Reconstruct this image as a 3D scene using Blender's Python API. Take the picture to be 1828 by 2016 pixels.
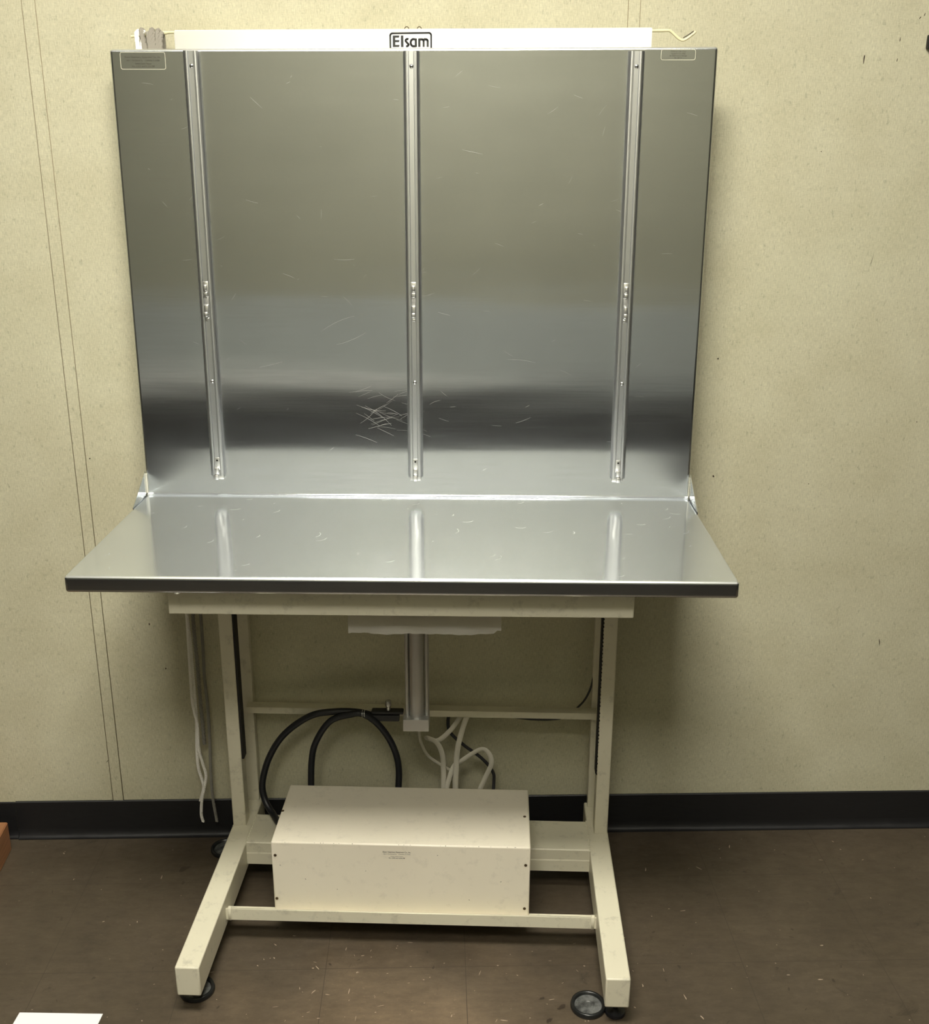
import bpy, bmesh, math, random
from mathutils import Vector, Matrix, Euler
for o in list(bpy.data.objects): bpy.data.objects.remove(o)
SC = bpy.context.scene
COL = SC.collection

# ------------------------------------------------------------------ frame of the table (turned a little against the wall)
YAW = math.radians(-2.4877)
TM = Matrix.Translation((0, -.1179, 0)) @ Matrix.Rotation(YAW, 4, 'Z')

# ------------------------------------------------------------------ camera
cam = bpy.data.cameras.new('camera'); co = bpy.data.objects.new('camera', cam); COL.objects.link(co)
F, PITCH, CYAW, ROLL = 2095.78, .3146, -.0173, -.0026
fwd = Vector((math.sin(CYAW)*math.cos(PITCH), math.cos(CYAW)*math.cos(PITCH), -math.sin(PITCH)))
right = Vector((math.cos(CYAW), -math.sin(CYAW), 0)); down = fwd.cross(right)
r2 = right*math.cos(ROLL)+down*math.sin(ROLL); d2 = -right*math.sin(ROLL)+down*math.cos(ROLL)
m3 = Matrix((r2, -d2, -fwd)).transposed()
co.matrix_world = TM @ (Matrix.Translation((.1469, -2.2888, 1.669)) @ m3.to_4x4())
cam.sensor_fit = 'HORIZONTAL'; cam.sensor_width = 36; cam.lens = F/1828*36
cam.clip_start = .02; cam.clip_end = 50
SC.camera = co

# ------------------------------------------------------------------ light and exposure
LAMP_E = 51.0          # troffer above the table
LAMP2_E = 25.5         # troffer above the camera
LAMP_COL = (1.0, .955, .84)
w = bpy.data.worlds.new('world'); SC.world = w; w.use_nodes = True
w.node_tree.nodes['Background'].inputs[0].default_value = (.8, .82, .85, 1)
w.node_tree.nodes['Background'].inputs[1].default_value = .004
SC.view_settings.view_transform = 'Standard'; SC.view_settings.look = 'None'
SC.view_settings.gamma = 1; SC.view_settings.use_curve_mapping = False
SC.view_settings.exposure = 0.0

# ------------------------------------------------------------------ materials
def mat(name, col, rough=.5, metal=0, spec=.5):
    m = bpy.data.materials.new(name); m.use_nodes = True
    b = m.node_tree.nodes['Principled BSDF']
    b.inputs['Base Color'].default_value = (*col, 1); b.inputs['Roughness'].default_value = rough
    b.inputs['Metallic'].default_value = metal; b.inputs['Specular IOR Level'].default_value = spec
    return m
def N(m, t, **k):
    n = m.node_tree.nodes.new(t)
    for a, b in k.items(): setattr(n, a, b)
    return n
def L(m, a, b): m.node_tree.links.new(a, b)
def coords(m, scale=(1, 1, 1)):
    tc = N(m, 'ShaderNodeTexCoord'); mp = N(m, 'ShaderNodeMapping'); mp.inputs['Scale'].default_value = scale
    L(m, tc.outputs['Object'], mp.inputs[0]); return mp.outputs[0]
def noise(m, vec, scale, detail=4, rough=.55, dist=0):
    n = N(m, 'ShaderNodeTexNoise'); n.inputs['Scale'].default_value = scale; n.inputs['Detail'].default_value = detail
    n.inputs['Roughness'].default_value = rough; n.inputs['Distortion'].default_value = dist
    L(m, vec, n.inputs['Vector']); return n.outputs['Fac']
def ramp(m, fac, stops):
    r = N(m, 'ShaderNodeValToRGB'); e = r.color_ramp.elements
    while len(e) < len(stops): e.new(.5)
    for i, (p, c) in enumerate(stops): e[i].position = p; e[i].color = (*c, 1) if len(c) == 3 else c
    L(m, fac, r.inputs[0]); return r.outputs[0]
def g(v): return (v, v, v)
def mixc(m, a, b, fac=None, mode='MULTIPLY', f=1.0):
    n = N(m, 'ShaderNodeMix', data_type='RGBA', blend_type=mode)
    n.inputs[0].default_value = f
    if fac is not None: L(m, fac, n.inputs[0])
    for s, v in ((6, a), (7, b)):
        if isinstance(v, tuple): n.inputs[s].default_value = (*v, 1)
        else: L(m, v, n.inputs[s])
    return n.outputs[2]
def bump(m, h, strength, dist=.001, prev=None):
    n = N(m, 'ShaderNodeBump'); n.inputs['Strength'].default_value = strength; n.inputs['Distance'].default_value = dist
    L(m, h, n.inputs['Height'])
    if prev: L(m, prev, n.inputs['Normal'])
    return n.outputs[0]
def P(m): return m.node_tree.nodes['Principled BSDF']

def grain(m, node, an, ax=False):
    c = N(m, 'ShaderNodeCombineXYZ')
    for i_, v_ in enumerate((1, 0, 0) if ax else (0, .7, .7)): c.inputs[i_].default_value = v_
    t = N(m, 'ShaderNodeVectorTransform', vector_type='VECTOR', convert_from='OBJECT', convert_to='WORLD')
    L(m, c.outputs[0], t.inputs[0]); L(m, t.outputs[0], node.inputs['Tangent']); node.inputs['Anisotropic'].default_value = an
def steel_mat(name, col, r1, r2, f, waves, an2=.8, an1=.55, ax=False):
    m = mat(name, col, r1, 1); p = P(m); grain(m, p, an1, ax)
    v = coords(m, (1.3, 30, 30)); s = noise(m, v, 6, 5, .6)
    big = noise(m, coords(m, (.6, 3.5, 3.5)), 1.6, 2, .5)
    big2 = noise(m, coords(m, (1, 1, 1)), 5, 3, .5)
    rr = N(m, 'ShaderNodeMapRange'); rr.inputs[3].default_value = r1*.75; rr.inputs[4].default_value = r1*1.35
    L(m, s, rr.inputs[0]); L(m, rr.outputs[0], p.inputs['Roughness'])
    smudge = ramp(m, big2, [(.3, g(.93)), (.7, g(1))])
    L(m, mixc(m, col, smudge), p.inputs['Base Color'])
    b1 = bump(m, big, waves, .02); b2 = bump(m, s, .035, .0004, b1)
    L(m, b2, p.inputs['Normal'])
    gl = N(m, 'ShaderNodeBsdfPrincipled'); grain(m, gl, an2)
    gl.inputs['Base Color'].default_value = (*col, 1); gl.inputs['Metallic'].default_value = 1; gl.inputs['Roughness'].default_value = r2
    L(m, b2, gl.inputs['Normal'])
    mx = N(m, 'ShaderNodeMixShader'); mx.inputs[0].default_value = f
    L(m, p.outputs[0], mx.inputs[1]); L(m, gl.outputs[0], mx.inputs[2])
    L(m, mx.outputs[0], m.node_tree.nodes['Material Output'].inputs[0])
    return m
M = {}
M['steel'] = steel_mat('brushed_steel', (.68, .70, .71), .12, .45, .06, .05, .3)
M['steel_back'] = steel_mat('brushed_steel_back', (.68, .70, .71), .17, .45, .05, .07, .3, 1.0, True)
M['steel_top'] = steel_mat('brushed_steel_top', (.69, .725, .75), .125, .72, .26, .04, 0)
M['alu'] = mat('aluminium', (.78, .79, .80), .31, 1)
M['clip'] = mat('bright_clip', (.92, .92, .91), .3, 1)
M['edge'] = mat('highlight_edge', (.95, .96, .95), .40, 1)  # edge highlight put into the colour: brighter metal on the steel bevels
M['dull_alu'] = mat('dull_aluminium', (.55, .55, .53), .45, .85)
M['scratch'] = mat('scratch_metal', (.62, .62, .60), .5, .9)
M['weld'] = mat('weld_metal', (.72, .70, .60), .5, .5)

def paint(name, col, dirt=.25):
    m = mat(name, col, .38); p = P(m)
    d = ramp(m, noise(m, coords(m), 38, 6, .7), [(.28, g(1-dirt)), (.45, g(1)), (1, g(1))])
    d2 = ramp(m, noise(m, coords(m), 4, 3, .6), [(.3, g(.94)), (.7, g(1.0))])
    L(m, mixc(m, mixc(m, col, d), d2), p.inputs['Base Color'])
    L(m, bump(m, noise(m, coords(m), 420, 2), .12, .0005), p.inputs['Normal'])
    return m
M['cream'] = paint('cream_paint', (.70, .665, .52))
M['cream_box'] = paint('beige_paint', (.80, .745, .615), .12)
M['white_panel'] = mat('white_panel', (.93, .92, .84), .35)
M['chip'] = mat('chipped_edge', (.06, .05, .04), .7)
M['ink'] = mat('black_ink', (.012, .012, .012), .5)
M['label_ink'] = mat('label_ink', (.03, .028, .02), .5)
M['label_dim'] = mat('faded_label_ink', (.07, .066, .045), .6)
M['label_edge'] = mat('label_edge', (.62, .60, .48), .5)
M['rubber'] = mat('black_rubber', (.008, .009, .012), .42)
M['black_strip'] = mat('black_strip', (.012, .011, .009), .7)
M['screw'] = mat('dark_screw', (.10, .07, .035), .45, .8)
M['bright_screw'] = mat('bright_screw', (.6, .6, .58), .3, 1)
M['hole'] = mat('dark_hole', (.004, .004, .004), .9)
M['wire'] = mat('cream_wire', (.72, .66, .42), .4)
M['cable'] = mat('white_cable', (.58, .55, .46), .5)
M['dark_cable'] = mat('dark_cable', (.02, .02, .022), .5)
M['paper'] = mat('soft_paper', (.68, .66, .60), .9)
L(M['paper'], bump(M['paper'], noise(M['paper'], coords(M['paper']), 60, 4), .5, .002), P(M['paper']).inputs['Normal'])
M['card'] = mat('white_card', (.9, .9, .93), .6)
M['cord_white'] = mat('white_cord', (.82, .80, .74), .5)
M['cord_grey'] = mat('grey_cord', (.26, .24, .20), .7)
M['cord_dim'] = mat('dingy_cord', (.22, .21, .18), .8)
M['cup'] = mat('black_cup', (.012, .013, .013), .3)
M['cup_dust'] = mat('dusty_cup_inside', (.10, .105, .10), .35)
md = M['cup_dust']
L(md, ramp(md, noise(md, coords(md), 55, 6, .7), [(.35, (.015, .016, .016)), (.62, (.16, .165, .16))]), P(md).inputs['Base Color'])

m = M['wood'] = mat('stained_wood', (.30, .14, .06), .45)
L(m, ramp(m, noise(m, coords(m, (2, 2, 30)), 4, 4), [(.3, (.22, .095, .04)), (.7, (.36, .17, .075))]), P(m).inputs['Base Color'])

# wall covering: beige woven vinyl
m = M['wall'] = mat('wall_covering', (.6, .55, .4), .75, 0, .25)
vz = noise(m, coords(m, (60, 60, 9)), 9, 3, .7); vx = noise(m, coords(m, (12, 12, 90)), 7, 3, .7)
spk = noise(m, coords(m, (1, 1, .6)), 95, 4, .7); mot = noise(m, coords(m), 6, 5, .65)
c = ramp(m, mot, [(.3, (.535, .505, .352)), (.7, (.615, .59, .428))])
c = mixc(m, c, ramp(m, vz, [(.3, g(.78)), (.7, g(1.08))]))
c = mixc(m, c, ramp(m, vx, [(.3, g(.87)), (.7, g(1.05))]))
c = mixc(m, c, ramp(m, spk, [(.28, g(.70)), (.42, g(1)), (1, g(1.03))]))
L(m, c, P(m).inputs['Base Color'])
L(m, bump(m, vz, .25, .001), P(m).inputs['Normal'])
M['wall_mark'] = mat('wall_scuff', (.05, .035, .02), .8)
M['wall_plain'] = mat('painted_wall', (.235, .232, .17), .8)
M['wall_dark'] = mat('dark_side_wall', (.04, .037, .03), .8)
M['pale_ledge'] = mat('pale_ledge', (.36, .36, .34), .7)
M['groove'] = mat('batten_gap', (.27, .22, .14), .9)
M['ceil'] = mat('ceiling_tile', (.22, .22, .21), .9)
M['grey_wainscot'] = mat('grey_wainscot', (.30, .32, .31), .5)

# floor: brown vinyl tile, scuffed
m = M['floor'] = mat('brown_vinyl_tile', (.1, .07, .05), .4)
tc = coords(m)
base = ramp(m, noise(m, tc, 3.2, 6, .65), [(.3, (.060, .0455, .030)), (.7, (.092, .071, .048))])
base = mixc(m, base, ramp(m, noise(m, coords(m, (1, 2.5, 1)), 22, 6, .75), [(.3, g(.72)), (.6, g(1.05)), (.8, g(1.25))]))
base = mixc(m, base, ramp(m, noise(m, tc, 9, 6, .8, .6), [(.28, g(.5)), (.40, g(1)), (1, g(1))]))
# pool of light before the table, painted paler into the scuffed finish
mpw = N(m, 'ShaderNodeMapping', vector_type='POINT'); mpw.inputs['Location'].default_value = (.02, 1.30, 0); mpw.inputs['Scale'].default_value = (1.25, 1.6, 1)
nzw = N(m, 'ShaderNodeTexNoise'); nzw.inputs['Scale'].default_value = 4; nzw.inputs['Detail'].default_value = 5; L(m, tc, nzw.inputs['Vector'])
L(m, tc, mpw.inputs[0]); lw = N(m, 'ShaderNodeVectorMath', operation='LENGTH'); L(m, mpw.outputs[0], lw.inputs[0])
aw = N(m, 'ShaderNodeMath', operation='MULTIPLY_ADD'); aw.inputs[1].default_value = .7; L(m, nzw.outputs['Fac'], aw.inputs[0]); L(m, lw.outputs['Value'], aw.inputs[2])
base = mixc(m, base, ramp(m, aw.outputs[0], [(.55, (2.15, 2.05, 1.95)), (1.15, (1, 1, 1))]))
def lines(axis, off, sp, wd):
    sx = N(m, 'ShaderNodeSeparateXYZ'); L(m, tc, sx.inputs[0])
    a = N(m, 'ShaderNodeMath', operation='ADD'); a.inputs[1].default_value = off; L(m, sx.outputs[axis], a.inputs[0])
    d = N(m, 'ShaderNodeMath', operation='PINGPONG'); d.inputs[1].default_value = sp/2; L(m, a.outputs[0], d.inputs[0])
    l = N(m, 'ShaderNodeMath', operation='LESS_THAN'); l.inputs[1].default_value = wd; L(m, d.outputs[0], l.inputs[0])
    return l.outputs[0]
l1 = lines(0, .203, .305, .0007); l2 = lines(1, .2, .302, .0007)
mxl = N(m, 'ShaderNodeMath', operation='MAXIMUM'); L(m, l1, mxl.inputs[0]); L(m, l2, mxl.inputs[1])
pale = ramp(m, noise(m, coords(m, (1, 1.7, 1)), 75, 4, .8, .4), [(.60, g(1)), (.70, g(1.45)), (.80, g(2.0))])
base = mixc(m, base, pale)
base = mixc(m, base, (.045, .034, .024), mxl.outputs[0], 'MIX')
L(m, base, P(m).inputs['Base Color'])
L(m, ramp(m, noise(m, tc, 14, 5, .7), [(.3, g(.34)), (.7, g(.6))]), P(m).inputs['Roughness'])
L(m, bump(m, noise(m, tc, 30, 5), .12, .001), P(m).inputs['Normal'])
M['scuff'] = mat('pale_scuff', (.42, .33, .25), .6)
M['stain'] = mat('dark_stain', (.040, .029, .020), .4)
m = M['base'] = mat('black_cove_base', (.010, .010, .011), .42)
L(m, ramp(m, noise(m, coords(m, (3, 3, 14)), 8, 5, .7), [(.35, g(.36)), (.7, g(.6))]), P(m).inputs['Roughness'])

def emis(name, col, s):
    m = bpy.data.materials.new(name); m.use_nodes = True; nt = m.node_tree; nt.nodes.clear()
    e = nt.nodes.new('ShaderNodeEmission'); e.inputs[0].default_value = (*col, 1); e.inputs[1].default_value = s
    o = nt.nodes.new('ShaderNodeOutputMaterial'); nt.links.new(e.outputs[0], o.inputs[0]); return m
M['lamp'] = emis('lamp_diffuser', LAMP_COL, LAMP_E); M['lamp2'] = emis('lamp_diffuser_weaker', LAMP_COL, LAMP2_E)

# ------------------------------------------------------------------ mesh helpers
def B(): return bmesh.new()
def bx(bm, x0, x1, y0, y1, z0, z1, bev=0, seg=2, shear=0, mi=0):
    """box; shear moves y with z (slope dy/dz)"""
    r = bmesh.ops.create_cube(bm, size=1); vs = r['verts']
    for v in vs:
        v.co = Vector(((x0+x1)/2+v.co.x*(x1-x0), (y0+y1)/2+v.co.y*(y1-y0), (z0+z1)/2+v.co.z*(z1-z0)))
        v.co.y += shear*(v.co.z-z0)
    fs = {f for v in vs for f in v.link_faces}
    for f in fs: f.material_index = mi
    if bev:
        es = list({e for v in vs for e in v.link_edges})
        bmesh.ops.bevel(bm, geom=es, offset=bev, segments=seg, profile=.5, affect='EDGES')
    return vs
def prism(bm, prof, a0, a1, axis='x', mi=0):
    """extrude a closed profile. axis x: prof is (y,z); axis y: (x,z); axis z: (x,y)"""
    f = {'x': lambda p, a: (a, p[0], p[1]), 'y': lambda p, a: (p[0], a, p[1]), 'z': lambda p, a: (p[0], p[1], a)}[axis]
    A = [bm.verts.new(f(p, a0)) for p in prof]; C = [bm.verts.new(f(p, a1)) for p in prof]
    n = len(prof); fs = [bm.faces.new(A), bm.faces.new(C[::-1])]
    for i in range(n): fs.append(bm.faces.new((A[i], C[i], C[(i+1) % n], A[(i+1) % n])))
    for q in fs: q.material_index = mi
    bmesh.ops.recalc_face_normals(bm, faces=fs); return A+C
def smoothpath(pts, n=8):
    P_ = [Vector(p) for p in pts]; P_ = [P_[0]*2-P_[1]]+P_+[P_[-1]*2-P_[-2]]; out = []
    for i in range(1, len(P_)-2):
        a, b, c, d = P_[i-1:i+3]
        for k in range(n):
            t = k/n
            out.append(.5*((2*b)+(c-a)*t+(2*a-5*b+4*c-d)*t*t+(3*b-a-3*c+d)*t**3))
    out.append(P_[-2]); return out
def tube(bm, path, r, sides=10, flat=None, cap=True, mi=0):
    """flat=(w,h) half sizes gives an oval section"""
    rings = []; up = Vector((0, 1, 0.01)).normalized()
    for i, p in enumerate(path):
        t = (path[min(i+1, len(path)-1)]-path[max(i-1, 0)]).normalized()
        s = t.cross(up)
        if s.length < 1e-4: s = t.cross(Vector((1, 0, 0)))
        s.normalize(); u = s.cross(t).normalized()
        a, b = flat if flat else (r, r)
        rings.append([bm.verts.new(p+s*math.cos(2*math.pi*k/sides)*a+u*math.sin(2*math.pi*k/sides)*b) for k in range(sides)])
    for A, C in zip(rings, rings[1:]):
        for k in range(sides):
            bm.faces.new((A[k], A[(k+1) % sides], C[(k+1) % sides], C[k])).material_index = mi
    if cap: bm.faces.new(rings[0][::-1]).material_index = mi; bm.faces.new(rings[-1]).material_index = mi
def lathe(bm, prof, c=(0, 0, 0), seg=48, mi=0, axis='z', closed=False):
    rings = []; c = Vector(c)
    for (r, h) in prof:
        ring = []
        for k in range(seg):
            a = 2*math.pi*k/seg; x, y = r*math.cos(a), r*math.sin(a)
            ring.append(bm.verts.new(c+(Vector((x, y, h)) if axis == 'z' else Vector((x, -h, y)))))
        rings.append(ring)
    for A, C in zip(rings, rings[1:]):
        for k in range(seg): bm.faces.new((A[k], A[(k+1) % seg], C[(k+1) % seg], C[k])).material_index = mi
    bm.faces.new(rings[0][::-1]).material_index = mi; bm.faces.new(rings[-1]).material_index = mi
def cylinder(bm, c, r, h, seg=24, mi=0, axis='z'): lathe(bm, [(r, 0), (r, h)], c, seg, mi, axis)
def obj(name, bm, mats, parent=None, sharp=35, mw=None, loc=None, flat=False):
    """link as ONE mesh object; loc = its own origin in the coordinates the mesh was drawn in"""
    bmesh.ops.recalc_face_normals(bm, faces=bm.faces[:])
    for f in bm.faces: f.smooth = not flat and min(e.calc_length() for e in f.edges) < .012
    for e in bm.edges:
        if len(e.link_faces) == 2 and e.calc_face_angle(0) > math.radians(sharp): e.smooth = False
    if loc is not None: bmesh.ops.translate(bm, verts=bm.verts[:], vec=-Vector(loc))
    me = bpy.data.meshes.new(name); bm.to_mesh(me); bm.free()
    for q in (mats if isinstance(mats, (list, tuple)) else [mats]): me.materials.append(q)
    o = bpy.data.objects.new(name, me); COL.objects.link(o)
    if parent: o.parent = parent
    T_ = Matrix.Translation(Vector(loc)) if loc is not None else Matrix.Identity(4)
    if mw is not None: o.matrix_world = mw @ T_
    elif loc is not None: o.matrix_basis = T_
    return o
def tag(o, label, cat, group=None, kind=None):
    o['label'] = label; o['category'] = cat
    if group: o['group'] = group
    if kind: o['kind'] = kind
    return o
def struct(name, bm, mats, sharp=35):
    o = obj(name, bm, mats, None, sharp); o['kind'] = 'structure'; return o
def flatmark(bm, o, u, v, pts, mi):
    """thin irregular mark lying on a surface: o origin, u v in-plane axes"""
    vs = [bm.verts.new(o+u*a+v*b) for a, b in pts]
    try: bm.faces.new(vs).material_index = mi
    except ValueError: pass
def textpolys(bm, s, size, fn, mi=0, align='CENTER', bold=0, sx=1.0):
    cu = bpy.data.curves.new('t', 'FONT'); cu.body = s; cu.size = size; cu.align_x = align; cu.offset = bold
    cu.resolution_u = 3
    o = bpy.data.objects.new('t', cu); COL.objects.link(o)
    dg = bpy.context.evaluated_depsgraph_get(); me = bpy.data.meshes.new_from_object(o.evaluated_get(dg))
    vs = [bm.verts.new(fn(v.co.x*sx, v.co.y)) for v in me.vertices]
    for p in me.polygons:
        try: bm.faces.new([vs[i] for i in p.vertices]).material_index = mi
        except ValueError: pass
    bpy.data.objects.remove(o); bpy.data.meshes.remove(me); bpy.data.curves.remove(cu)
R = random.Random(7)

# ================================================================== THE ROOM
XL, XR, YR, H = -2.8, 3.0, -3.25, 3.3
bm = B(); bx(bm, XL, XR, YR, .1, -.08, 0)
X, Y = Vector((1, 0, 0)), Vector((0, 1, 0))
def blob(n, a, b, rot):
    out = []
    for k in range(n):
        t = 2*math.pi*k/n; q = R.uniform(.55, 1.15); x, y = a*q*math.cos(t), b*q*math.sin(t)
        out.append((x*math.cos(rot)-y*math.sin(rot), x*math.sin(rot)+y*math.cos(rot)))
    return out
for i in range(300):
    x = R.uniform(-1.15, 1.7); y = R.uniform(-.95, -.03)
    if R.random() < .55: x = R.gauss(.0, .35); y = R.uniform(-.9, -.42)
    lng = R.choice([.001, .0015, .002, .003, .004, .007]) * R.uniform(.6, 1.6); rot = R.choice([0, 0, .3, 1.5, 1.2, 2.2])+R.uniform(-.3, .3)
    flatmark(bm, Vector((x, y, .0003)), X, Y, blob(7, lng, R.uniform(.0004, .0016), rot), 1)
for i in range(150):
    x = R.uniform(-1.1, 1.5); y = R.uniform(-.9, -.05)
    flatmark(bm, Vector((x, y, .0002)), X, Y, blob(9, R.uniform(.001, .007), R.uniform(.001, .004), R.uniform(0, 3)), 2)
for x, y, a, b in ((-.59, -.145, .016, .010), (-.58, -.20, .010, .004), (.30, -.625, .012, .006), (.27, -.66, .010, .005), (.16, -.69, .014, .005), (.26, -.60, .008, .004), (-.5, -.1, .02, .006)):
    flatmark(bm, Vector((x, y, .0002)), X, Y, blob(14, a, b, R.uniform(0, 3)), 2)
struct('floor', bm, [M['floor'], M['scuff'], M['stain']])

bm = B(); bx(bm, XL-.1, XR+.1, 0, .1, 0, H)
Xw, Zw = Vector((1, 0, 0)), Vector((0, 0, 1))
for x, z, ln, wd, rot in ((.951, 1.885, .010, .0018, 1.5), (1.023, 1.924, .0055, .0011, 1.55), (1.022, 1.883, .004, .001, 1.5), (1.018, 1.468, .016, .0006, 1.35),
                          (1.152, .534, .012, .0012, 1.75), (.70, .97, .003, .003, 0), (1.060, 1.965, .0035, .001, 1.0), (1.069, 1.972, .004, .001, 1.2),
                          (-.76, 1.02, .002, .002, 0), (-.66, .60, .003, .002, 1.5), (-.63, .48, .0025, .002, 1.5), (.69, 1.25, .002, .002, 0), (.93, .95, .0015, .0015, 0),
                          (-.80, .22, .006, .0008, .9), (.58, 1.93, .0015, .003, 0), (.88, 1.70, .0015, .0015, 0), (1.17, 1.1, .0015, .0015, 0), (-1.0, 1.2, .0012, .0012, 0)):
    flatmark(bm, Vector((x, -.0003, z)), Xw, Zw, blob(10, ln, wd, rot), 1)
struct('wall_back', bm, [M['wall'], M['wall_mark']])
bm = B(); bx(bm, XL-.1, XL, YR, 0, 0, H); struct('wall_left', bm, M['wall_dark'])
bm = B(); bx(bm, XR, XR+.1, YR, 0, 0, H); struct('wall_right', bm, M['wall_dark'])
bm = B(); bx(bm, XL-.1, XR+.1, YR-.1, YR, 0, H); struct('wall_rear', bm, M['wall_plain'])
bm = B(); bx(bm, XL-.1, XR+.1, YR-.1, .1, H, H+.1); struct('ceiling', bm, M['ceil'])
bm = B(); bx(bm, XL, XR, YR, YR+.03, .71, 1.16, .004); struct('trim_3', bm, M['grey_wainscot'])
bm = B(); bx(bm, XL, XR, YR, YR+.55, 0, .71, .004); struct('unseen_dark_counter', bm, M['base'])  # unseen counter behind the camera, set deep so the steel lip reflects dark
bm = B(); bx(bm, XL, .03, YR+.03, YR+.40, .755, .785, .004); struct('trim_5', bm, M['pale_ledge'])
# battens over the wall seams
def batten(name, x0, x1):
    bm = B(); bx(bm, x0, x1, -.0016, .0, .10, H, .0006, 1)
    bx(bm, x0-.0014, x0, -.0006, .0, .10, H, mi=1); bx(bm, x1, x1+.0012, -.0006, 0, .10, H, mi=1)
    struct(name, bm, [M['wall'], M['groove']])
batten('trim_1', -.796, -.770); batten('trim_2', .4475, .4715)
# cove base: upright face, curve and toe
def cove(bm, x0, x1, h, th, toe):
    prof = [(0, 0), (0, h), (-th*.6, h), (-th, h-.002)]
    for k in range(7):
        a = k/6*math.pi/2; prof.append((-th-(toe-th)*(1-math.cos(a)), .022*(1-math.sin(a))+.003))
    prof.append((-toe-.0005, 0)); prism(bm, prof, x0, x1)
bm = B(); cove(bm, -1.046, XR, .106, .0045, .016); cove(bm, XL, -1.048, .104, .003, .013)
struct('baseboard_back', bm, M['base'])

# ceiling troffers
def troffer(x, y, lm, label):
    e = bpy.data.objects.new('ceiling_light', None); COL.objects.link(e); e.location = (x, y, H)
    tag(e, label, 'ceiling light')
    bm = B(); w_, d_, t_ = .62, .32, .03
    bx(bm, -w_, w_, -d_, -d_+.02, -t_, 0); bx(bm, -w_, w_, d_-.02, d_, -t_, 0)
    bx(bm, -w_, -w_+.02, -d_+.02, d_-.02, -t_, 0); bx(bm, w_-.02, w_, -d_+.02, d_-.02, -t_, 0)
    obj('frame', bm, M['ceil'], e)
    bm = B(); bx(bm, -w_+.02, w_-.02, -d_+.02, d_-.02, -.022, -.012); obj('diffuser', bm, lm, e)
troffer(-.12, -1.56, M['lamp'], 'recessed fluorescent ceiling light nearer the steel table')
troffer(-.12, -2.88, M['lamp2'], 'recessed fluorescent ceiling light farther from the steel table')

# ================================================================== THE TABLE (own frame)
tab = bpy.data.objects.new('examination_table', None); COL.objects.link(tab); tab.matrix_world = TM
tag(tab, 'stainless steel examination table with tall steel backrest on a cream metal stand', 'table')
T, W2, D, BH, BT = .96, .61, .5053, .932, .0210
SL = BT/BH; BH += .0010
def by(z): return SL*(z-T)
def part(name, bm, mats, parent=tab, **k): return obj(name, bm, mats, parent, **k)

bm = B(); bx(bm, -W2, W2, -D, .004, T-.032, T, .0055, 4)
# concave bend where the top turns up into the backrest
pr = [(.004, T-.002), (-.008, T-.0001)]
for k in range(9):
    a = k/8*math.pi/2; pr.append((-.007+.0075*math.sin(a), T+.0001+.0075*(1-math.cos(a))))
pr.append((.004, T+.0076)); prism(bm, pr, -W2+.002, W2-.002)
for k in range(46):
    x, y = R.uniform(-.58, .58), R.uniform(-.49, -.03); a = R.gauss(0, .5); l_ = R.uniform(.003, .03); w_ = R.uniform(.00012, .0003)
    pts = [Vector((x+math.cos(a+.3*j)*l_*j/3, y+math.sin(a+.3*j)*l_*j/3, T+.00012)) for j in range(4)]
    for p, q in zip(pts, pts[1:]):
        nn = Vector((-(q-p).y, (q-p).x, 0)).normalized()*w_
        bm.faces.new([bm.verts.new(v) for v in (p-nn, q-nn, q+nn, p+nn)]).material_index = 1
for x, y in ((.535, -.20), (.455, -.04), (.05, -.3)): cylinder(bm, (x, y, T), .0012, .0004, 8, 1)
top = part('tabletop', bm, [M['steel_top'], M['scratch'], M['steel'], M['edge']])
for p_ in top.data.polygons:
    if .25 < p_.normal.z < .97 and p_.normal.y < -.2 and p_.center.y < -.4: p_.material_index = 3; continue
    if p_.normal.z < .35 and p_.center.y < -.4: p_.material_index = 2
bm = B(); cylinder(bm, (-.407, -.497, T-.0335), .006, .004, 12); part('edge_button', bm, M['white_panel'], top)['label'] = 'small white button under the front edge'

bm = B(); bx(bm, -W2, W2, 0, .016, T-.004, T+BH, .0058, 4, shear=SL)
for v in bm.verts: v.co.z += .0028*v.co.x/W2*max(0, (v.co.z-T)/BH)      # the sheet stands a hair higher on the right
def bpnt(x, z, off=.0): return Vector((x, by(z)-off, z))
def scratch(x, z, a, l_, curve, wd):
    wd *= .75
    p = Vector((x, z)); n = 7; pts = []
    for j in range(n):
        pts.append(p.copy()); p = p+Vector((math.cos(a), math.sin(a)))*l_/n; a += curve/n
    for i, (p, q) in enumerate(zip(pts, pts[1:])):
        ww = wd*(.4+.6*math.sin(math.pi*(i+.5)/(n-1))); nn = Vector((-(q-p).y, (q-p).x)).normalized()*ww
        bm.faces.new([bm.verts.new(bpnt(v.x, v.y, .00015)) for v in (p-nn, q-nn, q+nn, p+nn)]).material_index = 1
for k in range(34):
    scratch(R.uniform(-.15, -.03), R.uniform(1.10, 1.20), R.choice([-.5, -.35, .3, .5, 0])+R.uniform(-.15, .15), R.uniform(.02, .09), R.uniform(-.5, .5), R.uniform(.00015, .00035))
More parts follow.
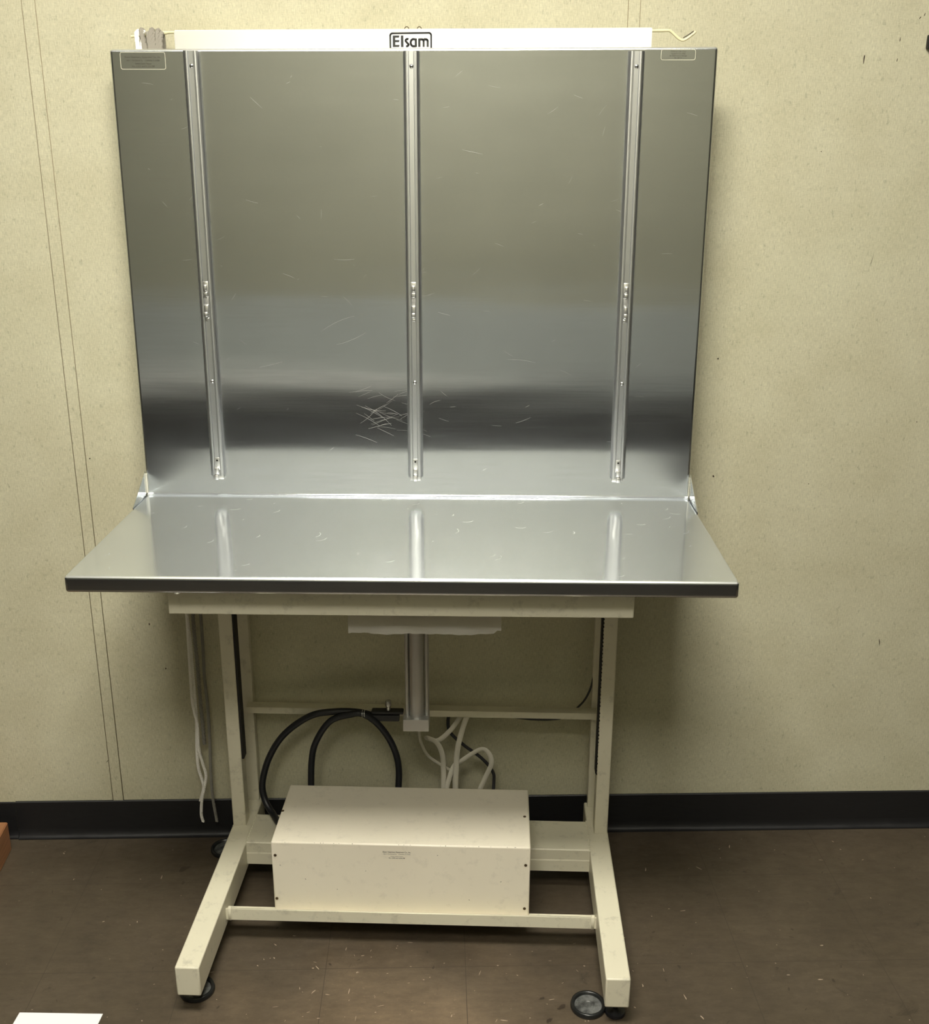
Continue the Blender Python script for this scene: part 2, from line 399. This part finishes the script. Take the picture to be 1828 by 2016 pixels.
for x, z, a, l_, c_ in ((-.33, 1.80, -.75, .035, 0), (-.17, 1.48, -.1, .05, .3), (-.28, 1.45, -.3, .03, -.2), (-.17, 1.30, .25, .08, .4), (-.20, 1.33, .6, .09, -.5),
                      (.20, 1.27, 0, .07, -.3), (.055, 1.20, -.8, .02, .3), (.075, 1.165, 0, .014, .2), (.24, 1.165, .5, .012, 0), (.26, 1.59, .5, .012, 0),
                      (.03, 1.17, .6, .03, -.6), (.10, 1.70, -.2, .05, 0), (-.34, 1.25, .2, .06, .1), (.22, 1.13, .3, .04, .2), (.05, 1.37, -.25, .03, 0), (-.35, 1.60, -.3, .03, .1)):
    scratch(x, z, a, l_, c_, .0003)
for k in range(70):
    scratch(R.uniform(-.56, .56), R.uniform(1.0, 1.85), R.gauss(0, .6), R.uniform(.004, .03), R.uniform(-.4, .4), R.uniform(.0001, .0002))
back = part('backrest', bm, [M['steel_back'], M['scratch'], M['edge']])
for p_ in back.data.polygons:
    if p_.normal.z > .25: p_.material_index = 2
for s in (-1, 1):
    bm = B(); x0 = s*W2; x1 = s*(W2+.0016)
    prism(bm, [(.002, T-.01), (-.100, T-.008), (-.1005, T+.0002), (.002, T+.055)], min(x0, x1), max(x0, x1))
    gs = part('corner_gusset', bm, M['steel'])
    bm = B()
    n_ = 26 if s < 0 else 30
    for k in range(n_):
        z = T+.006+k*.042/(n_-1)+R.uniform(-.0006, .0006)
        bmesh.ops.create_icosphere(bm, subdivisions=1, radius=R.uniform(.0018, .0027) if s < 0 else .0012, matrix=Matrix.Translation((s*(W2-.0015), by(z)-.0006, z)))
    part('weld_bead', bm, M['weld'], gs)

# labels on the backrest: outline and print
def blabel(name, x0, x1, z0, z1, rows):
    bm = B(); r = .004; w_ = .0009; pts = []
    for cx, cz, a0 in ((x1-r, z1-r, 0), (x0+r, z1-r, 90), (x0+r, z0+r, 180), (x1-r, z0+r, 270)):
        for k in range(5):
            a = math.radians(a0+k*22.5); pts.append((cx, cz, math.cos(a), math.sin(a)))
    o_ = [bm.verts.new(bpnt(c[0]+c[2]*r, c[1]+c[3]*r, .0003)) for c in pts]
    i_ = [bm.verts.new(bpnt(c[0]+c[2]*(r-w_), c[1]+c[3]*(r-w_), .0003)) for c in pts]
    for k in range(len(pts)):
        q = (k+1) % len(pts); bm.faces.new((o_[k], o_[q], i_[q], i_[k])).material_index = 0
    cx = (x0+x1)/2
    for s, z, sz, b_, sx in rows:
        textpolys(bm, s, sz, lambda u, v, z=z: bpnt(cx+u, z+v, .0003), 1, bold=0, sx=sx)
    return part(name, bm, [M['label_edge'], M['label_dim']], back, sharp=180)
blabel('maker_label', -.589, -.4975, 1.852, 1.8845, (('Elsam Veterinary Equipment Co., Inc.', 1.8735, .0052, .0001, .93), ('1062 S. McClintock St.    Columbus, IL 61265', 1.8675, .0042, 0, .88),
      ('United States Patent', 1.8617, .0040, 0, 1), ('No. 3,902 and 4,225,788', 1.8565, .0046, .0001, 1)))
blabel('patent_label', .4965, .5655, 1.8705, 1.8905, (('External Use Only', 1.8855, .0040, .0001, 1), ('Equipment Co. Bldg', 1.8815, .0034, 0, 1),
      ('for Small Animal Storage', 1.8775, .0034, 0, 1), ('Pat. 205 40', 1.8735, .0032, 0, 1)))

# guide rails with clips and screws
def rail(x, face):
    xx = x
    hf = [(.0058, .0066), (.0061, .0116), (.0084, .0118), (.0085, .0108), (.0089, .0108), (.0090, .0116), (.0112, .0112), (.0138, .0098), (.0158, .0060), (.0168, .0010), (.0168, 0)]
    pf = [(-a, b) for a, b in hf[::-1]]+[(-.0052, .0062), (-.0046, .0086), (.0046, .0086), (.0052, .0062)]+hf
    bm = B(); z0, z1 = 1.008, 1.8865
    A = [bm.verts.new((xx+a, by(z0)-b-.0001, z0)) for a, b in pf]; C = [bm.verts.new((xx+a, by(z1)-b-.0001, z1)) for a, b in pf]
    bm.faces.new(A); bm.faces.new(C[::-1])
    for k in range(len(pf)): bm.faces.new((A[k], C[k], C[(k+1) % len(pf)], A[(k+1) % len(pf)]))
    r_ = part('guide_rail', bm, M['alu'], back, flat=True)
    def sub(name, bm, mm): return None
    def P3(dx, z, off): return (xx+dx, by(z)-off, z)
    parts = []
    for z, br in ((1.858, 1), (1.220, 0)):
        bm = B(); c = P3(.0005, z, .0086)
        lathe(bm, [(.0042, 0), (.0041, .0012), (.0028, .0024), (.0008, .0029)], c, 16, 0, 'y')
        bx(bm, c[0]-.0026, c[0]+.0026, c[1]-.0032, c[1]-.0026, c[2]-.0005, c[2]+.0005, mi=1)
        parts.append(('screw', bm, [M['bright_screw'], M['hole']]))
    f = face
    bm = B()   # upper sliding clip: plate, curled tab, gap, hook
    def cb(dx0, dx1, z0, z1, o0, o1, bev=.0008, mi=0): bx(bm, xx+dx0, xx+dx1, by((z0+z1)/2)-o1, by((z0+z1)/2)-o0, z0, z1, bev, 2, mi=mi)
    cb(-.0058, .0058, 1.402, 1.434, .0088, .0102)
    cb(-.004+f*.001, .004+f*.001, 1.414, 1.427, .0100, .0150, .002); cb(-.0044+f*.001, .0044+f*.001, 1.402, 1.412, .0100, .0135, .0015)
    cb(-.0044, .0044, 1.384, 1.402, .0082, .0089, .0003, 1)
    cb(-.0042+f*.0015, .0042+f*.0005, 1.366, 1.385, .0090, .0145, .0015); cb(-.0048+f*.002, .0040+f*.002, 1.360, 1.370, .0100, .0175, .002); cb(-.0036, .0036, 1.3515, 1.3575, .0090, .0120, .001)
    parts.append(('slide_clip', bm, [M['clip'], M['dull_alu']]))
    bm = B()   # lower stop with a hole and a ribbed hook
    cb(-.0056, .0056, 1.022, 1.049, .0086, .0098, .0004)
    cylinder(bm, P3(0, 1.043, .0096), .0022, .0006, 14, 1, 'y')
    cb(-.0052+f*.0015, .0052+f*.0015, 1.012, 1.027, .0098, .0150, .002); cb(-.0054+f*.0025, .0050+f*.0025, 1.000, 1.0115, .0090, .0180, .0022); cb(-.0120, .0120, .9985, 1.0075, .0004, .0060, .0006)
    parts.append(('end_stop', bm, [M['clip'], M['hole']]))
    for nme, b2, mm in parts:
        obj(nme, b2, mm, r_)
rail(-.4440, -1); rail(-.0020, 0); rail(.4475, .6)
# (rails lean a little against the backrest edges in perspective only)

# white header panel behind the top of the backrest, logo, wire hook
bm = B(); prism(bm, [(-.483, 1.70), (.480, 1.70), (.480, 1.9305), (.478, 1.9325), (-.480, 1.9275), (-.482, 1.9255)], .043, .056, 'y')
hd = part('header_panel', bm, M['white_panel']); hd['label'] = 'white header panel with a black framed logo, behind the top of the backrest'
bm = B(); FY = .0426
def lp(u, v): return ((u-766.5)*.001024-.0470, 1.9236-(v-64)*.00094)
def poly(pts): bm.faces.new([bm.verts.new((*(lambda q: (q[0], FY, q[1]))(lp(*p)),)) for p in pts])
def stroke(pts, w_):
    q = [Vector(lp(*p)) for p in pts]
    for i in range(len(q)-1):
        a, b = q[i], q[i+1]; t = (b-a).normalized(); n = Vector((-t.y, t.x))*w_/2; e = t*w_*.25
        a2 = a-e if i else a; b2 = b+e if i < len(q)-2 else b
        bm.faces.new([bm.verts.new((v.x, FY, v.y)) for v in (a2-n, b2-n, b2+n, a2+n)])
def arc(cx, cy, rx, ry, a0, a1, n=8): return [(cx+rx*math.cos(math.radians(a0+(a1-a0)*k/n)), cy-ry*math.sin(math.radians(a0+(a1-a0)*k/n))) for k in range(n+1)]
fr = arc(773, 71, 5, 5, 180, 90)+arc(843.5, 70, 5, 5, 90, 0)
stroke([(768, 108)]+fr+[(848.5, 108)]+arc(843.5, 108, 5, 5, 0, -90)+arc(773, 108, 5, 5, -90, -180), .0036)
poly([(772.8, 70.3), (777.8, 70.3), (777.8, 93.2), (772.8, 93.2)])
for v in (70.3, 79.3, 88.8): poly([(777.8, v), (786.2, v), (785.2, v+4.2), (777.8, v+4.2)])
poly([(777.8, 92.8), (786.4, 92.8), (786.4, 97), (777.8, 97)]) if False else None
poly([(788.9, 70.3), (793.9, 70.3), (793.9, 93.2), (788.9, 93.2)])
stroke(arc(801.5, 80.5, 3.2, 3.2, 45, 200, 6)+[(801, 84.5), (804, 88)]+arc(800.6, 88.3, 3.2, 3.0, 30, -120, 6), .0042)
stroke([(818.3, 75.9), (818.3, 93)], .0046); stroke([(818.3, 78)]+arc(813.3, 84.5, 5.2, 6.9, 90, 270, 10)+[(818.3, 91.4)], .0042)
stroke([(825.2, 75.9), (825.2, 93)], .0048); stroke([(825.2, 77.9), (831, 77.9)]+arc(830, 81.5, 3.6, 3.6, 90, 0)+[(833.6, 93)], .0042)
stroke([(833.6, 77.9), (838, 77.9)]+arc(838, 81.5, 3.6, 3.6, 90, 0)+[(841.6, 93)], .0044)
obj('logo', bm, M['ink'], hd, sharp=180)
for x in (-.0125, .0130):
    bm = B(); tube(bm, [Vector((x+.0042*math.cos(a), .050, 1.9305+.0042*math.sin(a))) for a in [math.pi*k/8-.2 for k in range(10)]], .0009, 6)
    obj('screw_eye', bm, M['screw'], hd)
bm = B()
tube(bm, smoothpath([(-.575, .060, 1.917), (-.53, .060, 1.922), (-.50, .060, 1.924), (-.481, .060, 1.925), (0, .060, 1.926), (.470, .060, 1.9285), (.490, .060, 1.929), (.514, .060, 1.929), (.5205, .060, 1.927), (.535, .058, 1.915), (.543, .057, 1.911), (.550, .056, 1.9125), (.562, .054, 1.921), (.5685, .053, 1.9265)], 6), .0027, 8)
hk = part('wire_hook', bm, M['wire'])
bm = B(); tube(bm, [Vector(p) for p in ((.5445, .0545, 1.9150), (.553, .0525, 1.9195), (.564, .0505, 1.9270))], .0009, 6); obj('hook_shade_line', bm, M['chip'], hk)  # shade in the hook's open end, drawn as a thin dark tube

# cream apron under the top
bm = B(); bx(bm, -.4385, .4305, -.460, -.06, T-.092, T-.0325, .002, 2); part('apron', bm, M['cream'])
# front posts on the feet
TH = .0164
bs = Matrix.Rotation(-TH, 4, 'Z')   # the stand is turned a touch against the top
def stand(name, bm, mats, parent=tab, **k):
    bmesh.ops.transform(bm, matrix=bs, verts=bm.verts[:]); return obj(name, bm, mats, parent, **k)
for s in (-1, 1):
    def xs(a, b): return (a, b) if s > 0 else (-b, -a)
    bm = B(); a, b = xs(.427, .4595)
    bx(bm, a, b, -.049, -.012, .1195, T-.092, .0025, 2)
    for k in range(14): bmesh.ops.create_icosphere(bm, subdivisions=1, radius=.0016, matrix=Matrix.Translation((a+(b-a)*k/13, -.0495, .1200)))
    fp = stand('front_post', bm, M['cream'])
    bm = B(); zb = .306 if s < 0 else .285
    if s < 0: bx(bm, -.4270, -.4215, -.0475, -.022, zb, T-.092, .0006, 1)
    else:
        prof = [(-.0470, zb)]; z = zb
        bx(bm, .4235, .4270, -.0470, -.022, zb, T-.092, 0)
        for k in range(60):
            z = zb+k*.0096; bmesh.ops.create_icosphere(bm, subdivisions=1, radius=R.uniform(.0012, .0028), matrix=Matrix.Translation((.4266, -.0482, z)))
    stand('post_liner', bm, M['black_strip'], fp)
    bm = B(); a, b = xs(.419, .4560); bx(bm, a, b, .064, .086, .1195, T-.092, .002, 2)
    stand('rear_post', bm, M['cream'])
    bm = B(); a, b = xs(.4115, .4613); bx(bm, a, b, -.5387, .0855, .049, .120, .0035, 3)
    ft = stand('foot', bm, M['cream'])
    for yy in ((-.478, .045) if s < 0 else (-.500, .045)):
        bm = B(); cx = s*.4385
        rr_ = .7 if (s < 0 and yy < -.2) else 1
        lathe(bm, [(.019*rr_, .0), (.021*rr_, .003), (.020*rr_, .008), (.008, .012), (.006, .014), (.006, .0495)], (cx, yy, .0061 if s < 0 and yy < -.2 else .0005), 28)
        stand('foot_glide', bm, M['rubber'], ft)
# rear crossbar: angle iron
bm = B(); prism(bm, [(.036, .3845), (.036, .401), (.064, .401), (.064, .398), (.039, .398), (.039, .3845)], -.4300, .4300)
cbv = stand('rear_crossbar', bm, M['cream'])
# deep channel between the feet
bm = B(); prism(bm, [(.0, .062), (.0, .119), (-.003, .1215), (-.116, .1215), (-.1188, .1195), (-.1188, .094), (-.1200, .091), (-.1200, .062), (-.116, .062), (-.116, .090), (-.114, .116), (-.006, .116), (-.006, .062)], -.4125, .4125)
for s in (-1, 1):
    for k in range(18): bmesh.ops.create_icosphere(bm, subdivisions=1, radius=R.uniform(.0016, .0024), matrix=Matrix.Translation((s*.4110, -.1165+k*.0068, .1215)))
stand('cross_channel', bm, M['cream'])
bm = B(); prism(bm, [(-.3250, .0655), (-.3250, .0935), (-.3205, .0935), (-.3205, .070), (-.285, .070), (-.285, .0655)], -.4130, .4130)
for s in (-1, 1): bx(bm, s*.4035-.0035, s*.4035+.0035, -.3262, -.3165, .064, .0965, .001, 1)
stand('front_bar', bm, M['cream'])

# cover box of the lift unit
bm = B(); bx(bm, -.3085, .2640, -.2950, -.066, .064, .2500, .0035, 3)
for k in range(18):
    x = R.uniform(-.30, .25); a_ = Vector((0, 1, 1)).normalized()
    flatmark(bm, Vector((x, -.2942, .2493)), Vector((1, 0, 0)), a_, blob(7, R.uniform(.0006, .0016), R.uniform(.0005, .001), 0), 1)
for x, z in ((-.235, .155), (-.165, .130), (.06, .225), (.13, .11), (-.10, .18), (.2, .16), (-.29, .19)):
    flatmark(bm, Vector((x, -.29515, z)), Vector((1, 0, 0)), Vector((0, 0, 1)), blob(7, .0018, .0008, R.uniform(0, 3)), 1)
cbx = stand('lift_unit_cover', bm, [M['cream_box'], M['chip']])
for x, z in ((-.300, .216), (-.302, .102), (.254, .205), (.2535, .091)):
    bm = B(); lathe(bm, [(.0034, 0), (.0034, .0008), (.002, .0018), (.0006, .002)], (x, -.2951, z), 14, 0, 'y'); stand('screw', bm, M['screw'], cbx)
for x, y in ((-.305, -.176), (.253, -.178)):
    bm = B(); lathe(bm, [(.0034, 0), (.0034, .0008), (.002, .0018), (.0006, .002)], (x, y, .2500), 14); stand('screw', bm, M['screw'], cbx)
bm = B(); FYB = -.2953
for s, z, sz, bo, sx in (('Elsam Veterinary Equipment Co., Inc.', .2295, .0048, .0001, .86), ('1062 S. McClintock St.    Columbus, IL 61265', .2245, .0040, 0, .82),
                     ('United States Patent', .2190, .0034, 0, 1), ('No. 3,902 and 4,225,788', .2145, .0036, .0001, 1)):
    textpolys(bm, s, sz, lambda u, v, z=z: Vector((-.030+u, FYB, z+v)), 0, bold=bo, sx=sx)
stand('maker_label', bm, M['label_ink'], cbx, sharp=180)

# lift column
bm = B(); cylinder(bm, (.001, -.10, .462), .0165, .41, 32)
lc = part('lift_column', bm, M['dull_alu'])
bm = B(); bx(bm, -.0300, .0290, -.125, -.075, .434, .464, .0012, 2); obj('end_block', bm, M['dull_alu'], lc)
for s in (-1, 1):
    bm = B(); cylinder(bm, (.001+s*.0222, -.10, .462), .0045, .41, 14); bx(bm, .001+s*.0222-.0052, .001+s*.0222+.0052, -.092, -.084, .462, .872, .0005, 1); obj('side_rod', bm, M['dull_alu'], lc)
# valve on the crossbar
bm = B(); bx(bm, -.122, -.050, .010, .0355, .383, .400, .003, 2); bx(bm, -.118, -.040, .012, .034, .401, .409, .003, 2)
vl = part('valve_block', bm, M['dark_cable'])
bm = B(); lathe(bm, [(.005, 0), (.005, .010), (.0075, .013), (.0078, .022), (.006, .026)], (-.077, .022, .408), 20); obj('valve_knob', bm, M['bright_screw'], vl)

# ================================================================== LOOSE THINGS AROUND THE TABLE
def loose(name, bm, mats, label, cat, group=None, loc=None, **k):
    return tag(obj(name, bm, mats, None, mw=TM, loc=loc, **k), label, cat, group)

# black hoses
bm = B(); tube(bm, smoothpath([(-.300, -.085, .150), (-.335, -.070, .143), (-.364, -.020, .138), (-.388, .006, .160), (-.395, .018, .204), (-.374, .020, .276), (-.333, .020, .341), (-.268, .020, .391), (-.206, .020, .404), (-.150, .022, .402), (-.112, .022, .392)], 8), .0082, 14)
loose('hose', bm, M['rubber'], 'black rubber hose curving widest, beside the left rear post', 'hose', loc=(-.39, .018, .2))
bm = B(); tube(bm, smoothpath([(-.264, -.045, .150), (-.268, -.02, .183), (-.268, .008, .269), (-.255, .010, .326), (-.218, .010, .383), (-.168, .010, .402), (-.137, .010, .403), (-.100, .010, .374), (-.068, .010, .320), (-.053, .006, .258), (-.055, -.02, .186), (-.056, -.045, .150)], 8), .0080, 14)
ho = loose('hose', bm, M['rubber'], 'black rubber hose arching in a closed hoop behind the middle of the box', 'hose', loc=(-.16, .01, .40))
bm = B()
for dx in (-.002, .003):
    tube(bm, [Vector((dx*1.0, .0085*math.cos(a), .0085*math.sin(a)+.0035)) for a in [2*math.pi*k/20 for k in range(21)]], .0011, 6, cap=False)
hc = obj('hose_band', bm, M['bright_screw'], ho); hc.location = (.023, 0, .001); hc['label'] = 'bright metal hose band'
# white flat cables
def cable(path, mt, lab, r=.0035, flat=(.0066, .0024), n=8, loc=None, cat='cable'):
    bm = B(); tube(bm, smoothpath(path, n), r, 8, flat=flat); loose('cable', bm, mt, lab, cat, loc=loc)
cable([(.128, .074, .386), (.123, .060, .384), (.110, .040, .372), (.093, .03, .309), (.088, .03, .255), (.086, .0, .172), (.086, -.04, .15)], M['cable'], 'white flat cable hanging straightest, down behind the box', loc=(.09, .03, .3))
cable([(.110, .076, .386), (.102, .062, .378), (.075, .036, .349), (.043, .03, .322), (.016, .034, .326), (.020, .026, .330), (.040, .026, .318), (.053, .028, .286), (.056, .03, .236), (.057, .0, .172), (.057, -.04, .150)], M['cable'], 'white flat cable bent back over itself below the lift column', flat=(.0062, .0022), loc=(.05, .03, .28))
cable([(-.004, .06, .40), (-.004, .045, .334), (.003, .04, .302), (.019, .04, .271), (.051, .043, .244), (.079, .045, .217), (.083, .0, .165), (.08, -.04, .150)], M['cable'], 'thin white cable slanting behind the folded cable below the lift column', flat=(.0040, .0020), loc=(.04, .04, .25))
cable([(.058, -.04, .150), (.060, .0, .180), (.079, .036, .24), (.103, .037, .263), (.147, .040, .292), (.167, .034, .287), (.175, .030, .259), (.159, .026, .218), (.133, .0, .165), (.125, -.04, .150)], M['cable'], 'white flat cable making the rightmost loop behind the box', flat=(.0060, .0022), loc=(.15, .03, .25))
cable([(.075, .074, .386), (.067, .060, .362), (.073, .048, .334), (.107, .049, .298), (.151, .049, .262), (.178, .049, .226), (.182, .045, .198), (.176, 0, .155), (.17, -.04, .150)], M['dark_cable'], 'dark round cable winding through the white cables behind the box', flat=(.0042, .0042), loc=(.12, .05, .29))
cable([(.19, .052, .386), (.226, .054, .376), (.262, .056, .3695), (.294, .056, .368), (.322, .056, .369), (.353, .056, .376), (.395, .070, .404), (.415, .068, .444), (.425, .060, .50)], M['dark_cable'], 'thin black cable sagging under the rear crossbar by the right post', flat=(.0026, .0026), loc=(.3, .055, .37))

# paper hanging under the apron
bm = B(); nx, nz = 40, 6; x0, x1, z0, z1 = -.1080, .1855, .8135, .8672; G = []
for j in range(nz+1):
    row = []
    for i in range(nx+1):
        x = x0+(x1-x0)*i/nx; zb = z0+.0010*math.sin(i*.55)+.0008*math.sin(i*1.7)
        if i >= nx-1: zb += .009
        z = zb+(z1-zb)*j/nz; row.append(bm.verts.new((x, -.420+.0025*math.sin(i*.4)*(1-j/nz), z)))
    G.append(row)
for j in range(nz):
    for i in range(nx): bm.faces.new((G[j][i], G[j][i+1], G[j+1][i+1], G[j+1][i]))
ex = bmesh.ops.solidify(bm, geom=bm.faces[:], thickness=.0012)
loose('paper_sheet', bm, M['paper'], 'off-white soft paper end hanging below the cream apron', 'paper', loc=(.04, -.42, .84))

# furniture cups on the floor
def cup(x, y, label):
    bm = B()
    lathe(bm, [(.030, 0), (.0355, .0008), (.0368, .005), (.0355, .0110), (.0325, .0120), (.0300, .0105), (.0285, .0058), (.0280, .0052)], (0, 0, 0), 56)
    o = bpy.data.objects.new('furniture_cup', None); COL.objects.link(o); o.matrix_world = TM @ Matrix.Translation((x, y, .0004))
    tag(o, label, 'furniture cup', 'round black furniture cups under the feet')
    obj('rim', bm, M['cup'], o, sharp=60)
    bm = B(); lathe(bm, [(.0284, .0050), (.0280, .0056), (.016, .0060), (.015, .0066), (.010, .0066), (.009, .0058), (.001, .0056)], (0, 0, 0), 40)
    obj('cup_floor', bm, M['cup_dust'], o)
cup(.376, -.492, 'empty round black furniture cup beside the right foot')
cup(-.4490, -.4640, 'round black furniture cup under the front of the left foot')
cup(-.502, .024, 'round black furniture cup by the rear of the left foot')

# cords at the left
def rope(path, r, mt, label, strands=3, pitch=.016, loc=None, cat='cord', group=None):
    P_ = smoothpath(path, 10); L_ = [0]
    for a, b in zip(P_, P_[1:]): L_.append(L_[-1]+(b-a).length)
    tot = L_[-1]; n = int(tot/pitch*7); bm = B(); pts = []; j = 0
    for i in range(n+1):
        s = tot*i/n
        while j < len(L_)-2 and L_[j+1] < s: j += 1
        t = (s-L_[j])/max(1e-9, L_[j+1]-L_[j]); pts.append((P_[j].lerp(P_[j+1], t), s))
    for k in range(strands):
        pp = [p+Vector((math.cos(2*math.pi*(s/pitch+k/strands)), math.sin(2*math.pi*(s/pitch+k/strands)), 0))*r*.5 for p, s in pts]
        tube(bm, pp, r*.56, 6)
    loose('cord', bm, mt, label, cat, group, loc=loc, sharp=80)
rope([(-.556, .045, 1.88), (-.558, .048, 1.4), (-.560, .050, .9), (-.558, .05, .641), (-.556, .05, .577), (-.556, .05, .482), (-.556, .05, .412), (-.557, .05, .351), (-.562, .05, .272), (-.562, .05, .225), (-.556, .05, .193), (-.553, .05, .167), (-.564, .05, .128)], .0042, M['cord_white'], 'braided white cord hanging left of the stand, ending at the top of the baseboard', loc=(-.56, .05, .3))
rope([(-.552, .042, 1.88), (-.553, .043, 1.4), (-.555, .044, .9), (-.557, .044, .641), (-.561, .043, .44), (-.558, .042, .388), (-.553, .042, .351), (-.555, .043, .288), (-.549, .045, .241), (-.543, .045, .209), (-.547, .043, .18), (-.557, .041, .138), (-.562, .041, .095), (-.559, .042, .072)], .0040, M['cord_white'], 'braided white cord with its bright tip hanging before the black baseboard, left of the stand', loc=(-.56, .045, .25))
rope([(-.540, .056, 1.88), (-.543, .06, 1.2), (-.547, .06, .633), (-.546, .06, .518), (-.546, .06, .407), (-.545, .06, .345), (-.545, .06, .286)], .0048, M['cord_dim'], 'short dingy cord ending beside the white cords', pitch=.03, loc=(-.546, .06, .4))
rope([(-.528, .056, 1.88), (-.529, .06, 1.2), (-.528, .06, .633), (-.531, .06, .477), (-.529, .06, .407), (-.530, .06, .314), (-.534, .06, .219), (-.535, .06, .138), (-.529, .06, .061)], .0040, M['cord_dim'], 'dingy grey cord nearest the left post, hanging down to the baseboard', pitch=.014, loc=(-.53, .06, .3))
# wound bundles over the wire
def coil(x0, x1, n, ztop, r, mt, label, seed):
    Q = random.Random(seed); bm = B()
    for k in range(n):
        x = x0+(x1-x0)*k/max(1, n-1); tilt = Q.uniform(-.004, .009); hz = .055+Q.uniform(-.006, .004); zt = ztop+Q.uniform(-.006, .002)
        for st in range(3):
            pts = []
            for a in range(49):
                t = 2*math.pi*a/48; c_, s_ = math.cos(t), math.sin(t); w_ = t*9+2*math.pi*st/3+k
                pts.append(Vector((x-tilt*1.4*s_+r*.5*math.cos(w_), .0600+.0125*(1 if c_ > 0 else -1)*abs(c_)**.7-.002, zt-hz+(hz+r*.45*math.sin(w_))*s_)))
            tube(bm, pts, r*.62, 6, cap=False)
    loose('cord_coil', bm, mt, label, 'cord', loc=((x0+x1)/2, .06, ztop))
coil(-.560, -.553, 3, 1.930, .0044, M['cord_white'], 'glossy white coil of cord at the left end of the wire hook', 3)
coil(-.544, -.514, 8, 1.928, .0050, M['cord_grey'], 'grey worn coil of cord wound over the wire left of the header', 5)

# ================================================================== AT THE EDGES OF THE PICTURE (room frame)
bm = B(); prism(bm, [(-1.049, -.055), (-1.041, -.155), (-1.030, -.40), (-1.60, -.40), (-1.60, -.055)], 0.0003, .081, 'z')
bmesh.ops.bevel(bm, geom=[e for e in bm.edges], offset=.002, segments=2, affect='EDGES')
tag(obj('wooden_plinth', bm, M['wood'], loc=(-1.3, -.2, 0)), 'low reddish-brown wooden plinth on the floor at the left edge by the baseboard', 'plinth')
bm = B(); ca = [(-.823, -.615), (-.650, -.6225), (-.665, -.84), (-.838, -.83)]
prism(bm, ca, .0004, .0012, 'z')
tag(obj('white_card', bm, M['card'], loc=(-.74, -.72, 0)), 'blank white sheet lying on the brown floor at the bottom left corner', 'paper')
bm = B(); bx(bm, 1.079, 1.094, -.012, 0, 1.905, 1.932, .002, 2); bx(bm, 1.082, 1.100, -.02, -.010, 1.912, 1.922, .002, 2)
tag(obj('wall_bracket', bm, M['black_strip'], loc=(1.086, 0, 1.92)), 'small dark bracket on the wall at the upper right edge', 'bracket')
